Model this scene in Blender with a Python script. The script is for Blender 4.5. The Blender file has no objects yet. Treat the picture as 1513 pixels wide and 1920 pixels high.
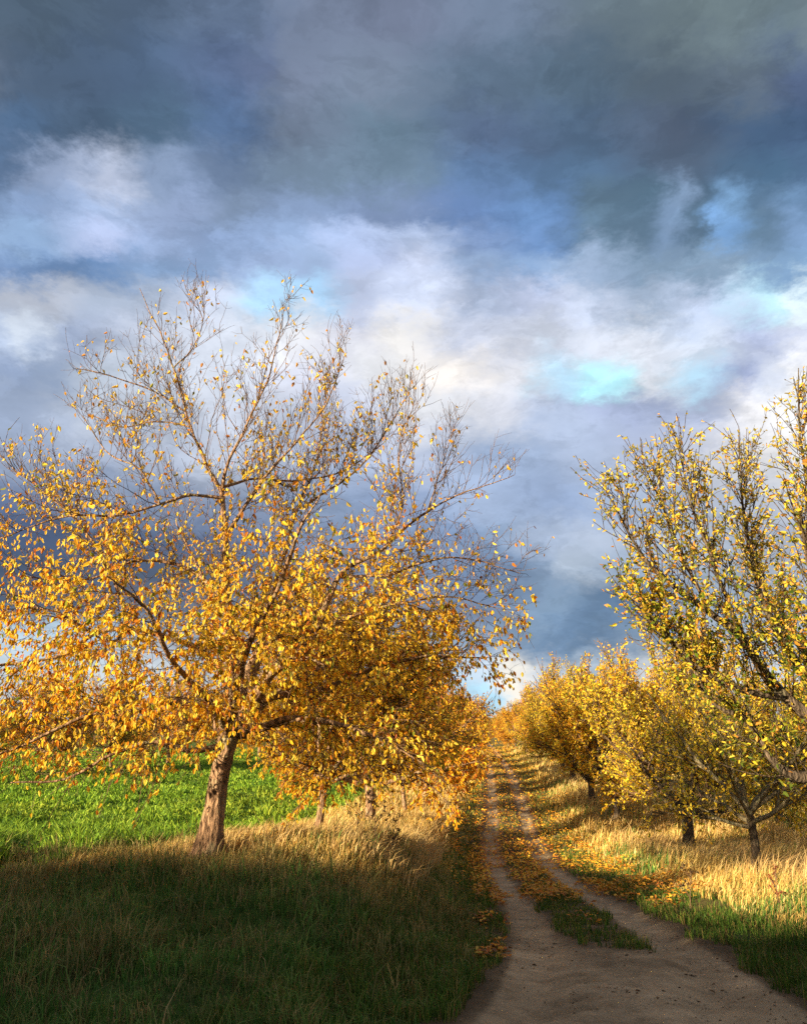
import bpy, math
import numpy as np
from math import radians, sin, cos, pi

rs = np.random.RandomState
scene = bpy.context.scene
COL = scene.collection

# ------------------------------------------------------------------ camera
F = 1468.0; W, H = 1513.0, 1920.0
PITCH = math.atan((1370 - 960) / F)
EYE = 1.6
cam_d = bpy.data.cameras.new('camera'); cam = bpy.data.objects.new('camera', cam_d)
COL.objects.link(cam); scene.camera = cam
cam.location = (0, 0, EYE); cam.rotation_euler = (pi / 2 + PITCH, 0, 0)
cam_d.sensor_fit = 'HORIZONTAL'; cam_d.sensor_width = 36; cam_d.lens = 36 * F / W
cam_d.clip_start = .05; cam_d.clip_end = 6000
scene.render.resolution_x = 806; scene.render.resolution_y = 1024

def ray(u, v):
    a = (u - W / 2) / F; b = (H / 2 - v) / F
    return np.array([a, cos(PITCH) - b * sin(PITCH), sin(PITCH) + b * cos(PITCH)])
def P(u, v, D):
    """world point seen at photo position (u, v) at distance y = D: used to survey the place"""
    r = ray(u, v); return np.array([0, 0, EYE]) + r * (D / r[1])

# ------------------------------------------------------------------ light
SUN_EL, SUN_AZ = radians(12), radians(233)        # azimuth clockwise from +Y
sd = np.array([sin(SUN_AZ) * cos(SUN_EL), cos(SUN_AZ) * cos(SUN_EL), sin(SUN_EL)])
sun_d = bpy.data.lights.new('sun', 'SUN'); sun = bpy.data.objects.new('sun', sun_d); COL.objects.link(sun)
sun_d.energy = 5.0; sun_d.angle = radians(.6); sun_d.color = (1, .82, .52)
import mathutils
sun.rotation_euler = mathutils.Vector(sd).to_track_quat('Z', 'Y').to_euler()
sun.location = (-20, -12, 12)

vs = scene.view_settings
vs.view_transform = 'Standard'; vs.look = 'None'; vs.exposure = 1.52; vs.gamma = 1
cy = scene.cycles
cy.use_denoising = False; cy.max_bounces = 5; cy.diffuse_bounces = 3; cy.glossy_bounces = 2; cy.transmission_bounces = 3; cy.transparent_max_bounces = 4
cy.caustics_reflective = False; cy.caustics_refractive = False

# ------------------------------------------------------------------ sky
def calm(c):
    l = .25 * c[0] + .6 * c[1] + .15 * c[2]; k = .0 if c[1] > c[2] * .93 and c[2] > .8 else .09
    return tuple(x * (1 - k) + k * l * t for x, t in zip(c, (.95, .99, 1.10)))
def lin(h):
    h = h.lstrip('#'); c = [int(h[i:i + 2], 16) / 255 for i in (0, 2, 4)]
    return tuple((x / 12.92 if x < .04045 else ((x + .055) / 1.055) ** 2.4) for x in c)

SKY = [  # rows of clouds: elevation given by a photo height, colours along the azimuth
 (-700, [(0, '566b80'), (750, '6a7a90'), (1500, '66788a')]),
 (20, [(0, '566b80'), (60, '566b80'), (250, '556a84'), (430, '6a7f9e'), (600, '76849e'), (760, '74809a'), (950, '7486a0'), (1150, '70838f'), (1320, '76898f'), (1480, '6c7f88')]),
 (140, [(60, '546a85'), (250, '536b8a'), (430, '5c7094'), (485, '66779a'), (540, '7886a0'), (720, '77879e'), (900, '647b94'), (1080, '5c748a'), (1250, '5b6c7c'), (1380, '66778a'), (1500, '55688a')]),
 (235, [(20, '56759a'), (140, '506884'), (300, '5a7896'), (420, '5a77a0'), (560, '73839b'), (750, '6a849a'), (900, '607698'), (1080, '56708e'), (1250, '586880'), (1400, '4a6688'), (1500, '4a6589')]),
 (315, [(0, '5f7a9e'), (90, '9fb3d6'), (200, 'c4d0ea'), (280, '8ea4c6'), (390, '6f86a8'), (560, '748aa2'), (750, '7089a0'), (900, '6080aa'), (1080, '58789a'), (1250, '566880'), (1430, '4c6e8e'), (1500, '506f92')]),
 (385, [(0, '84a0c8'), (60, '8ca8d2'), (200, 'a8bee4'), (330, '9cb2da'), (430, '7f95b4'), (560, '8aa3ca'), (750, '7c92b8'), (880, '6888ba'), (1020, '6a92c6'), (1105, '5f7c94'), (1200, '58768e'), (1245, '8aa8cc'), (1300, '526e88'), (1370, '78a4d0'), (1430, '5f80a0'), (1500, '6f94bc')]),
 (440, [(60, '90b0d8'), (215, 'b8c8ee'), (300, '98b0d8'), (400, '90aad4'), (560, '96b2dc'), (650, 'b4c8f0'), (800, 'bccff2'), (880, '86a2d0'), (1030, '6c92c6'), (1120, '63819a'), (1180, '64829c'), (1245, '86a6cc'), (1300, '5f7d98'), (1340, '80b2ea'), (1420, '6d8eac'), (1500, '88aedc')]),
 (500, [(0, '7a98c4'), (90, '6c8ebc'), (180, '7094c4'), (330, '86a4cc'), (500, '9cb4dc'), (600, '98b0d4'), (690, 'b8c8ee'), (790, 'd0dcf8'), (880, '98b2d8'), (1000, '8cacd6'), (1100, 'a0b8d8'), (1220, '86a2be'), (1350, '88a4c0'), (1490, '82a8d0')]),
 (560, [(0, 'b8c0d0'), (90, 'b4bccc'), (200, 'a4b2c8'), (300, 'a8b6cc'), (410, 'c8d2e8'), (500, 'b0dcfc'), (600, 'a8d4f8'), (680, 'b8c4e0'), (800, 'd4e0fa'), (890, 'a4b4d0'), (1000, 'c8d4f2'), (1090, 'd0dcf4'), (1190, 'a4b8d2'), (1330, 'c8d8f4'), (1450, 'c0ecfc'), (1500, 'e8fafe')]),
 (630, [(0, 'c0d0ea'), (40, 'd8e4f4'), (130, 'a4b4d2'), (300, 'c8d0e0'), (450, 'd4dcea'), (560, 'eceef4'), (680, 'd4d6e2'), (770, 'eceae8'), (880, 'c8d0e4'), (1050, 'd0d8e8'), (1200, 'e0e6f2'), (1330, 'dce8fa'), (1430, 'b4c0e0'), (1500, 'd0d8ec')]),
 (705, [(0, '98acce'), (70, '9cb0d0'), (200, 'c8d4e4'), (400, 'd4dcea'), (600, 'd0d4e4'), (720, 'dcdee2'), (850, 'f2ece6'), (960, 'e4e6ee'), (1050, 'b8e0f8'), (1100, 'b0eefa'), (1150, 'b4f0fc'), (1220, 'e8eef8'), (1300, 'b8e0f8'), (1380, 'aab8de'), (1440, 'dce4f4'), (1500, 'ffffff')]),
 (760, [(0, 'a0b2d0'), (200, 'ccd6e6'), (450, 'ccd4e4'), (650, 'c4cce0'), (820, 'e0e2e8'), (950, 'd8dce8'), (1060, 'b4c4e0'), (1180, 'aab8da'), (1320, 'b4c0dc'), (1420, 'f0f0f4'), (1500, 'ffffff')]),
 (840, [(0, 'a0b0cc'), (250, 'b4c0d6'), (450, 'bcc6d8'), (650, 'acbad4'), (780, 'b8c4dc'), (950, '9cb2d4'), (1100, 'a8b8d4'), (1250, 'b4bed4'), (1400, 'd8d8dc'), (1500, 'e4e2e0')]),
 (950, [(0, '64769a'), (200, '7a8caa'), (400, '8898b6'), (600, '8ea2c2'), (760, '90a6cc'), (900, 'a0b4d4'), (1050, '94aace'), (1200, 'a4b4cc'), (1400, 'b4bccc'), (1500, 'bcc2cc')]),
 (1020, [(0, '48597a'), (200, '56688a'), (400, '66789a'), (600, '7c90b0'), (760, '8094b4'), (860, '7a92b6'), (930, '88a0c0'), (1000, 'a8bad6'), (1130, 'b2c0d6'), (1300, 'b0bccc'), (1500, 'b4bccc')]),
 (1075, [(0, '46566f'), (200, '526078'), (400, '606e88'), (700, '7688a4'), (880, '7189ac'), (960, '6f88aa'), (1020, '8098b6'), (1080, 'b0c0d4'), (1200, 'a0b2ca'), (1350, 'a8b4c4'), (1500, 'b0b8c4')]),
 (1140, [(0, '56647c'), (200, '606c84'), (400, '6c7a90'), (700, '8090aa'), (900, '7c90b0'), (1030, '84a0be'), (1120, '6886a8'), (1190, '5c7a9c'), (1300, '90a4bc'), (1500, 'a8b4c4')]),
 (1200, [(0, 'c8e0f0'), (150, 'c0dcf0'), (300, 'a0a8b4'), (600, '98a4b4'), (800, '98a8b8'), (920, '88a0bc'), (1030, '6c8aac'), (1110, '6684a6'), (1200, '8098b4'), (1300, 'b0bccc'), (1500, 'b8c4d0')]),
 (1265, [(0, 'd4dce0'), (150, 'd0dce4'), (400, 'c4ccd4'), (850, 'b4d0e8'), (920, 'ccdcec'), (965, 'f4ecdc'), (1020, 'c8d0d8'), (1100, 'b4c4d4'), (1300, 'e0e0e0'), (1500, 'd0dce4')]),
 (1310, [(0, 'd8dce0'), (400, 'd0d8e0'), (850, 'b8dcf4'), (920, 'b4e4fc'), (970, 'f0e8dc'), (1100, 'd8dce0'), (1500, 'd4dce4')]),
 (1375, [(0, 'b8c4d0'), (900, 'd8e0e8'), (1500, 'c4ccd4')]),
]
world = bpy.data.worlds.new('World'); scene.world = world; world.use_nodes = True
nt = world.node_tree; nt.nodes.clear()
def N(t, kind, **kw):
    n = t.nodes.new(kind)
    for k, v in kw.items(): setattr(n, k, v)
    return n
def L(t, a, b): t.links.new(a, b)
def M(t, op, a, b=None, c=None):
    n = N(t, 'ShaderNodeMath', operation=op)
    for i, x in enumerate((a, b, c)):
        if x is None: continue
        if isinstance(x, (int, float)): n.inputs[i].default_value = x
        else: L(t, x, n.inputs[i])
    return n.outputs[0]
def VM(t, op, a, b=None, scale=None):
    n = N(t, 'ShaderNodeVectorMath', operation=op)
    for i, x in enumerate((a, b)):
        if x is None: continue
        if isinstance(x, (tuple, list)): n.inputs[i].default_value = x
        else: L(t, x, n.inputs[i])
    if scale is not None: n.inputs['Scale'].default_value = scale
    return n.outputs[0]
tc = N(nt, 'ShaderNodeTexCoord').outputs['Generated']
def noise(t, vec, scale, detail, rough=.55, color=True, lac=2.0, dist=0.):
    n = N(t, 'ShaderNodeTexNoise'); L(t, vec, n.inputs['Vector'])
    n.inputs['Scale'].default_value = scale; n.inputs['Detail'].default_value = detail
    n.inputs['Roughness'].default_value = rough; n.inputs['Lacunarity'].default_value = lac
    n.inputs['Distortion'].default_value = dist
    return n.outputs['Color' if color else 'Fac']
stretch = VM(nt, 'MULTIPLY', tc, (1.0, 1.0, 1.9))
n1 = VM(nt, 'SCALE', VM(nt, 'SUBTRACT', noise(nt, stretch, 5.0, 9, .6), (.5, .5, .5)), scale=.085)
n2 = VM(nt, 'SCALE', VM(nt, 'SUBTRACT', noise(nt, stretch, 17.0, 8, .68), (.5, .5, .5)), scale=.075)
wv = VM(nt, 'NORMALIZE', VM(nt, 'ADD', VM(nt, 'ADD', tc, n1), n2))
sep = N(nt, 'ShaderNodeSeparateXYZ'); L(nt, wv, sep.inputs[0])
az = M(nt, 'ARCTAN2', sep.outputs[0], sep.outputs[1])
el = M(nt, 'ARCTAN2', sep.outputs[2], M(nt, 'MAXIMUM', sep.outputs[1], .15))
def azel(u, v):
    r = ray(u, v); r = r / np.linalg.norm(r)
    return math.atan2(r[0], r[1]), math.asin(r[2])
AZ0, AZ1 = -.75, .75
azf = N(nt, 'ShaderNodeMapRange'); azf.inputs[1].default_value = AZ0; azf.inputs[2].default_value = AZ1
L(nt, az, azf.inputs[0]); azf = azf.outputs[0]
prev = None; prev_el = None
for v, cols in reversed(SKY):
    ramp = N(nt, 'ShaderNodeValToRGB'); cr = ramp.color_ramp; cr.interpolation = 'EASE'
    vv = max(v, -100)
    st = [((azel(u, vv)[0] - AZ0) / (AZ1 - AZ0), tuple(k * ((1.22 if c in ('b0eefa', 'b4f0fc', 'b8e0f8') else 1.0) if v == 705 else .93 if v < 300 else 1) for k in calm(lin(c)))) for u, c in cols]
    rr_ = ray(756, v); e0 = math.atan2(rr_[2], rr_[1])
    while len(cr.elements) > 1: cr.elements.remove(cr.elements[0])
    cr.elements[0].position = 0.0; cr.elements[0].color = (.36, .39, .45, 1)
    for p, c in st:
        e = cr.elements.new(min(max(p, .001), .999)); e.color = (*c, 1)
    e = cr.elements.new(1.0); e.color = (.36, .39, .45, 1)
    L(nt, azf, ramp.inputs[0])
    if prev is None: prev = ramp.outputs[0]
    else:
        mr = N(nt, 'ShaderNodeMapRange', interpolation_type='SMOOTHSTEP')
        mr.inputs[1].default_value = prev_el; mr.inputs[2].default_value = e0; L(nt, el, mr.inputs[0])
        mx = N(nt, 'ShaderNodeMix', data_type='RGBA'); L(nt, mr.outputs[0], mx.inputs[0])
        L(nt, prev, mx.inputs[6]); L(nt, ramp.outputs[0], mx.inputs[7]); prev = mx.outputs[2]
    prev_el = e0
# billow light and shade inside the clouds
fb = noise(nt, VM(nt, 'ADD', stretch, n1), 9.0, 10, .58, color=False)
fb2 = noise(nt, VM(nt, 'ADD', stretch, n2), 3.2, 6, .5, color=False)
bill = M(nt, 'ABSOLUTE', M(nt, 'SUBTRACT', noise(nt, VM(nt, 'ADD', stretch, n2), 7.0, 9, .6, color=False), .5))
edge = N(nt, 'ShaderNodeMapRange', interpolation_type='SMOOTHSTEP'); L(nt, noise(nt, VM(nt, 'ADD', stretch, n2), 5.0, 11, .62, color=False), edge.inputs[0])
edge.inputs[1].default_value = .44; edge.inputs[2].default_value = .56; edge.inputs[3].default_value = -.08; edge.inputs[4].default_value = .08
ed2 = N(nt, 'ShaderNodeMapRange', interpolation_type='SMOOTHSTEP'); L(nt, noise(nt, VM(nt, 'ADD', stretch, n1), 11.0, 9, .66, color=False, dist=.4), ed2.inputs[0])
ed2.inputs[1].default_value = .46; ed2.inputs[2].default_value = .55; ed2.inputs[3].default_value = -.05; ed2.inputs[4].default_value = .05
edge_sum = M(nt, 'ADD', edge.outputs[0], ed2.outputs[0])
mul = M(nt, 'ADD', edge_sum, M(nt, 'ADD', M(nt, 'MULTIPLY_ADD', fb, .50, .73), M(nt, 'MULTIPLY', M(nt, 'SUBTRACT', fb2, .5), .15)), M(nt, 'MULTIPLY', M(nt, 'SUBTRACT', bill, .07), 1.1))
cloud = VM(nt, 'MULTIPLY', prev, None); 
vmn = nt.nodes[-1]
cmb = N(nt, 'ShaderNodeCombineXYZ'); [L(nt, mul, cmb.inputs[i]) for i in range(3)]
L(nt, cmb.outputs[0], vmn.inputs[1])
sky = N(nt, 'ShaderNodeTexSky', sky_type='NISHITA'); sky.sun_disc = False
sky.sun_elevation = SUN_EL; sky.sun_rotation = SUN_AZ
skys = VM(nt, 'SCALE', sky.outputs[0], scale=.10)
cover = M(nt, 'MULTIPLY_ADD', fb, .15, .89); cover = M(nt, 'MINIMUM', cover, 1.0)
mx = N(nt, 'ShaderNodeMix', data_type='RGBA'); L(nt, cover, mx.inputs[0]); L(nt, skys, mx.inputs[6]); L(nt, cloud, mx.inputs[7])
bg = N(nt, 'ShaderNodeBackground'); L(nt, mx.outputs[2], bg.inputs[0]); bg.inputs[1].default_value = 0.37
out = N(nt, 'ShaderNodeOutputWorld'); L(nt, bg.outputs[0], out.inputs[0])

# ------------------------------------------------------------------ terrain
def smooth_curve(xs, ys, y0=-60, y1=3000, n=1600, k=9):
    t = np.linspace(0, 1, n); g = np.sign(1) * (np.exp(t * 7.0) - 1) / (np.exp(7.0) - 1) * (y1 - y0) + y0
    v = np.interp(g, xs, ys)
    g2 = g
    # gaussian smoothing in log distance
    out = v.copy(); 
    for _ in range(2):
        ker = np.exp(-np.linspace(-2, 2, 2 * k + 1) ** 2); ker /= ker.sum()
        out = np.convolve(np.pad(out, k, mode='edge'), ker, mode='valid')
    return lambda y: np.interp(y, g2, out)
XC = smooth_curve([-60, 0, 3, 5, 7, 9, 12, 15.5, 20, 28, 39, 53, 100, 200, 3000],
                  [-4, -.5, .55, 1.28, 1.80, 2.08, 2.35, 2.58, 2.88, 3.55, 4.8, 6.2, 10.6, 20, 300])
ZR = smooth_curve([-60, 0, 4, 6.5, 9, 12, 15, 20, 24, 28, 39, 53, 100, 200, 3000],
                  [.1, .05, .0, -.18, -.5, -.85, -1.2, -1.65, -1.9, -1.98, -1.6, -1.1, -1.0, -1.2, -1.2])
ZL = smooth_curve([-60, 0, 5, 8, 10, 13, 17, 22, 30, 45, 60, 100, 200, 3000],
                  [.1, .05, .0, .1, .17, -.12, -.75, -1.15, -1.5, -1.5, -1.4, -1.2, -1.2, -1.2])
def sst(a, b, x):
    t = np.clip((x - a) / (b - a), 0, 1); return t * t * (3 - 2 * t)
_r = rs(5); _ks = [(_r.uniform(-1, 1, 2) * f, _r.uniform(0, 6.28), a) for f, a in
                   [(.35, .05), (.6, .045), (.9, .03), (1.3, .025), (2.1, .018), (3.1, .012), (4.3, .009), (.5, .04), (1.7, .02)]]
def bumps(x, y):
    s = 0
    for k, ph, a in _ks: s = s + a * np.sin(k[0] * x * 2 + k[1] * y * 2 + ph)
    return s
def vnoise(x, y, f, seed):
    """cheap value noise 0..1"""
    x = x * f; y = y * f; xi = np.floor(x).astype(np.int64); yi = np.floor(y).astype(np.int64)
    fx = x - xi; fy = y - yi; fx = fx * fx * (3 - 2 * fx); fy = fy * fy * (3 - 2 * fy)
    def h(a, b):
        n = (a * 374761393 + b * 668265263 + seed * 1442695041) & 0xffffffff
        n = ((n ^ (n >> 13)) * 1274126177) & 0xffffffff
        return ((n ^ (n >> 16)) & 0xffff) / 65535.
    return (h(xi, yi) * (1 - fx) + h(xi + 1, yi) * fx) * (1 - fy) + (h(xi, yi + 1) * (1 - fx) + h(xi + 1, yi + 1) * fx) * fy
def fbm(x, y, f, seed, o=3):
    s = 0; a = .5; t = 0
    for i in range(o): s = s + a * vnoise(x, y, f * 2 ** i, seed + i); t += a; a *= .5
    return s / t
def ground_z(x, y):
    x = np.asarray(x, float); y = np.asarray(y, float)
    s = x - XC(y)
    zr = ZR(y)
    wl = sst(1.15, 2.9, -s); wr = sst(1.2, 3.2, s)
    z = zr * (1 - wl) + ZL(y) * wl + wr * .14
    z = z + bumps(x, y) * (.15 + .85 * np.clip((np.abs(s) - 1) / 2, 0, 1))
    return z
def WN(y): return 1 + .32 * (1 - sst(4.6, 7.5, y))      # the bare track widens in front
def rut(s):      # 1 inside a wheel track
    return np.exp(-((np.abs(s) - .66) / .25) ** 4)
def track_z(x, y):
    s = x - XC(y)
    near = 1 - sst(6.5, 9.5, y)
    z = ground_z(x, y) + .03 - .055 * rut(s) * (1 - .4 * near)
    z = z + .03 * (fbm(x, y, 5, 3) - .5) + .05 * (fbm(x, y, 1.3, 9) - .5) - .02 * np.exp(-((np.abs(s) - .62) / .09) ** 2) * near
    return z - .10 * sst(1.12, 1.55, np.where(s > 0, s / WN(y), -s))

def mesh_obj(name, verts, faces, mat, parent=None, cols=None, smooth=False, uv=None):
    """faces: list of int arrays (n,3) or (n,4)"""
    me = bpy.data.meshes.new(name)
    verts = np.asarray(verts, np.float32)
    faces = [np.asarray(f, np.int32) for f in faces if len(f)]
    me.vertices.add(len(verts)); me.vertices.foreach_set('co', verts.ravel())
    nl = sum(f.size for f in faces); me.loops.add(nl)
    me.loops.foreach_set('vertex_index', np.concatenate([f.ravel() for f in faces]))
    npol = sum(len(f) for f in faces); me.polygons.add(npol)
    sizes = np.concatenate([np.full(len(f), f.shape[1], np.int32) for f in faces])
    starts = np.concatenate([[0], np.cumsum(sizes)[:-1]]).astype(np.int32)
    me.polygons.foreach_set('loop_start', starts)
    me.polygons.foreach_set('use_smooth', np.full(npol, smooth, bool))
    me.update(calc_edges=True)
    if cols is not None:
        ca = me.color_attributes.new('Col', 'FLOAT_COLOR', 'POINT')
        c = np.ones((len(verts), 4), np.float32); c[:, :3] = cols; ca.data.foreach_set('color', c.ravel())
    me.materials.append(mat)
    o = bpy.data.objects.new(name, me); COL.objects.link(o)
    if parent is not None: o.parent = parent
    return o
def tag(o, label=None, cat=None, group=None, kind=None):
    if label: o['label'] = label
    if cat: o['category'] = cat
    if group: o['group'] = group
    if kind: o['kind'] = kind
    return o

# ------------------------------------------------------------------ materials
def newmat(name):
    m = bpy.data.materials.new(name); m.use_nodes = True; m.node_tree.nodes.clear(); return m, m.node_tree
def leafmat(name, trans=.5, rough=.5, spec=.25, var=.25, tint=1.25):
    m, t = newmat(name)
    at = N(t, 'ShaderNodeAttribute', attribute_name='Col').outputs['Color']
    geo = N(t, 'ShaderNodeTexCoord').outputs['Object']
    nz = noise(t, geo, 14, 3, .6, color=False)
    hs = N(t, 'ShaderNodeHueSaturation'); L(t, at, hs.inputs['Color']); L(t, M(t, 'MULTIPLY_ADD', nz, var * 2, 1 - var), hs.inputs['Value'])
    p = N(t, 'ShaderNodeBsdfPrincipled'); L(t, hs.outputs[0], p.inputs['Base Color']); p.inputs['Roughness'].default_value = rough
    p.inputs['Specular IOR Level'].default_value = spec
    tr = N(t, 'ShaderNodeBsdfTranslucent')
    tm = VM(t, 'SCALE', hs.outputs[0], scale=tint); L(t, tm, tr.inputs[0])
    mx = N(t, 'ShaderNodeMixShader'); mx.inputs[0].default_value = trans
    L(t, p.outputs[0], mx.inputs[1]); L(t, tr.outputs[0], mx.inputs[2])
    o = N(t, 'ShaderNodeOutputMaterial'); L(t, mx.outputs[0], o.inputs[0]); return m
def barkmat(name, c1, c2, c3, scale=22):
    m, t = newmat(name)
    ob = N(t, 'ShaderNodeTexCoord').outputs['Object']
    st = VM(t, 'MULTIPLY', ob, (1, 1, .35))
    a = noise(t, st, scale, 8, .65, color=False); b = noise(t, ob, 4.5, 4, .6, color=False)
    r = N(t, 'ShaderNodeValToRGB'); L(t, a, r.inputs[0])
    r.color_ramp.elements[0].position = .36; r.color_ramp.elements[0].color = (*c1, 1)
    r.color_ramp.elements[1].position = .62; r.color_ramp.elements[1].color = (*c2, 1)
    r2 = N(t, 'ShaderNodeMapRange'); L(t, b, r2.inputs[0]); r2.inputs[1].default_value = .52; r2.inputs[2].default_value = .66
    mx = N(t, 'ShaderNodeMix', data_type='RGBA'); L(t, M(t, 'MULTIPLY', r2.outputs[0], .6), mx.inputs[0]); L(t, r.outputs[0], mx.inputs[6]); mx.inputs[7].default_value = (*c3, 1)
    vo = N(t, 'ShaderNodeTexVoronoi'); L(t, st, vo.inputs['Vector']); vo.inputs['Scale'].default_value = scale * 1.3
    hgt = M(t, 'ADD', a, M(t, 'MULTIPLY', vo.outputs['Distance'], .7))
    bp = N(t, 'ShaderNodeBump'); L(t, hgt, bp.inputs['Height']); bp.inputs['Strength'].default_value = 1; bp.inputs['Distance'].default_value = .06
    p = N(t, 'ShaderNodeBsdfPrincipled'); L(t, mx.outputs[2], p.inputs['Base Color']); p.inputs['Roughness'].default_value = .9
    p.inputs['Specular IOR Level'].default_value = .15
    L(t, bp.outputs[0], p.inputs['Normal'])
    o = N(t, 'ShaderNodeOutputMaterial'); L(t, p.outputs[0], o.inputs[0]); return m
def groundmat(name, use_col, cols, scales=(1.2, 9, 60), bump=.02):
    m, t = newmat(name)
    ob = N(t, 'ShaderNodeTexCoord').outputs['Object']
    a = noise(t, ob, scales[0], 6, .6, color=False); b = noise(t, ob, scales[1], 8, .65, color=False); c = noise(t, ob, scales[2], 6, .7, color=False)
    r = N(t, 'ShaderNodeValToRGB')
    L(t, M(t, 'ADD', M(t, 'MULTIPLY', a, .4), M(t, 'ADD', M(t, 'MULTIPLY', b, .35), M(t, 'MULTIPLY', c, .25))), r.inputs[0])
    cr = r.color_ramp
    cr.elements[0].position = .36; cr.elements[0].color = (*cols[0], 1); cr.elements[1].position = .64; cr.elements[1].color = (*cols[-1], 1)
    if len(cols) == 3: e = cr.elements.new(.5); e.color = (*cols[1], 1)
    base = r.outputs[0]
    if use_col:
        at = N(t, 'ShaderNodeAttribute', attribute_name='Col').outputs['Color']
        v = VM(t, 'MULTIPLY', at, None); n = t.nodes[-1]; L(t, base, n.inputs[1]); base = v
    bp = N(t, 'ShaderNodeBump'); L(t, M(t, 'ADD', b, M(t, 'MULTIPLY', c, .5)), bp.inputs['Height']); bp.inputs['Strength'].default_value = 1; bp.inputs['Distance'].default_value = bump
    p = N(t, 'ShaderNodeBsdfPrincipled'); L(t, base, p.inputs['Base Color']); p.inputs['Roughness'].default_value = .95
    p.inputs['Specular IOR Level'].default_value = .1
    L(t, bp.outputs[0], p.inputs['Normal'])
    o = N(t, 'ShaderNodeOutputMaterial'); L(t, p.outputs[0], o.inputs[0]); return m
M_LEAF = leafmat('orchard_leaf'); M_GRASS = leafmat('grass_blade', trans=.3, rough=.6, spec=.15, var=.15, tint=1.1)
M_LITTER = leafmat('leaf_litter', trans=.12, rough=.55, spec=.3)
M_BARK = barkmat('apple_bark', (.08, .045, .028), (.46, .28, .17), (.36, .32, .20))
M_TWIG = barkmat('twig_bark', (.12, .07, .045), (.30, .185, .12), (.20, .16, .09), 40)
M_PEARBARK = barkmat('pear_bark', (.03, .022, .016), (.19, .14, .10), (.15, .14, .09))
M_PEARTWIG = barkmat('pear_twig', (.05, .035, .025), (.18, .12, .08), (.12, .11, .06), 40)
M_PALE = barkmat('pale_bark', (.13, .10, .06), (.38, .31, .19), (.30, .30, .17), 30)
M_GROUND = groundmat('meadow_soil', True, [(.6, .6, .6), (1.0, 1.0, 1.0), (1.35, 1.3, 1.25)])
M_TRACK = groundmat('sandy_dirt', True, [(.50, .47, .44), (1.0, 1.0, 1.0), (1.4, 1.38, 1.34)], scales=(1.1, 6, 55), bump=.035)

# ------------------------------------------------------------------ ground + track
def field_edge(y):        # x of the boundary between orchard grass and the green crop on the left
    return XC(y) - 5.9 + .25 * np.sin(y * .6) - .6 * sst(9, 14, y)
def grid(xs, ys):
    X, Y = np.meshgrid(xs, ys); nx, ny = len(xs), len(ys)
    i = np.arange(nx * ny).reshape(ny, nx)
    f = np.stack([i[:-1, :-1], i[:-1, 1:], i[1:, 1:], i[1:, :-1]], -1).reshape(-1, 4)
    return X.ravel(), Y.ravel(), f
tx = np.linspace(-1, 1, 401); xs = np.sinh(tx * 6.6) / np.sinh(6.6) * 1500
ty = np.linspace(0, 1, 520); ys = -60 + (np.sinh((ty * 1.0 - .30) * 9.2) - np.sinh(-.30 * 9.2)) / (np.sinh(.70 * 9.2) - np.sinh(-.30 * 9.2)) * 2600
X, Y, f = grid(xs, ys)
Z = ground_z(X, Y); s = X - XC(Y)
Z = Z - .09 * (1 - sst(1.2, 1.5, np.abs(s)))
g = fbm(X, Y, .5, 11)[:, None]
green = np.array([.060, .115, .022]); tan = np.array([.20, .135, .055]); crop = np.array([.09, .15, .02]); dk = np.array([.05, .055, .022])
wt = sst(9, 14, Y)[:, None]
col = (green * (1 - g) + dk * g) * (1 - wt) + (tan * (.5 + .5 * g) + green * (1 - g) * .7) * wt
wf = ((X < field_edge(Y)) * sst(6, 10, Y))[:, None]
col = col * (1 - wf) + crop * wf
wr2 = sst(9, 12, s)[:, None]; col = col * (1 - wr2) + (green * 1.3) * wr2
ground = mesh_obj('ground', np.stack([X, Y, Z], 1), [f], M_GROUND, cols=col, smooth=True)
tag(ground, kind='structure')

yy = [-6.0]
while yy[-1] < 260: yy.append(yy[-1] + max(.045, .0075 * yy[-1]))
yy = np.array(yy); ss = np.linspace(-1.62, 1.62, 72)
S, Y, f = grid(ss, yy); X = S * np.where(S > 0, WN(Y), 1) + XC(Y)
Z = track_z(X, Y)
sand = np.array([.40, .295, .19]); dark = np.array([.13, .09, .055]); grn = np.array([.07, .10, .03])
r_ = np.clip(rut(S) + (1 - sst(7, 9.5, Y)) * (np.abs(S) < .9), 0, 1)[:, None] * (.75 + .5 * fbm(X, Y, 2.2, 21)[:, None])
r_ = np.clip(r_, 0, 1)
col = sand * r_ + dark * (1 - r_)
col = col * (.65 + .7 * fbm(X, Y, 1.1, 31)[:, None]) * (.8 + .4 * fbm(X, Y, 6, 35)[:, None])
track = mesh_obj('dirt_track', np.stack([X, Y, Z], 1), [f], M_TRACK, cols=col, smooth=True)
tag(track, kind='structure')

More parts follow.
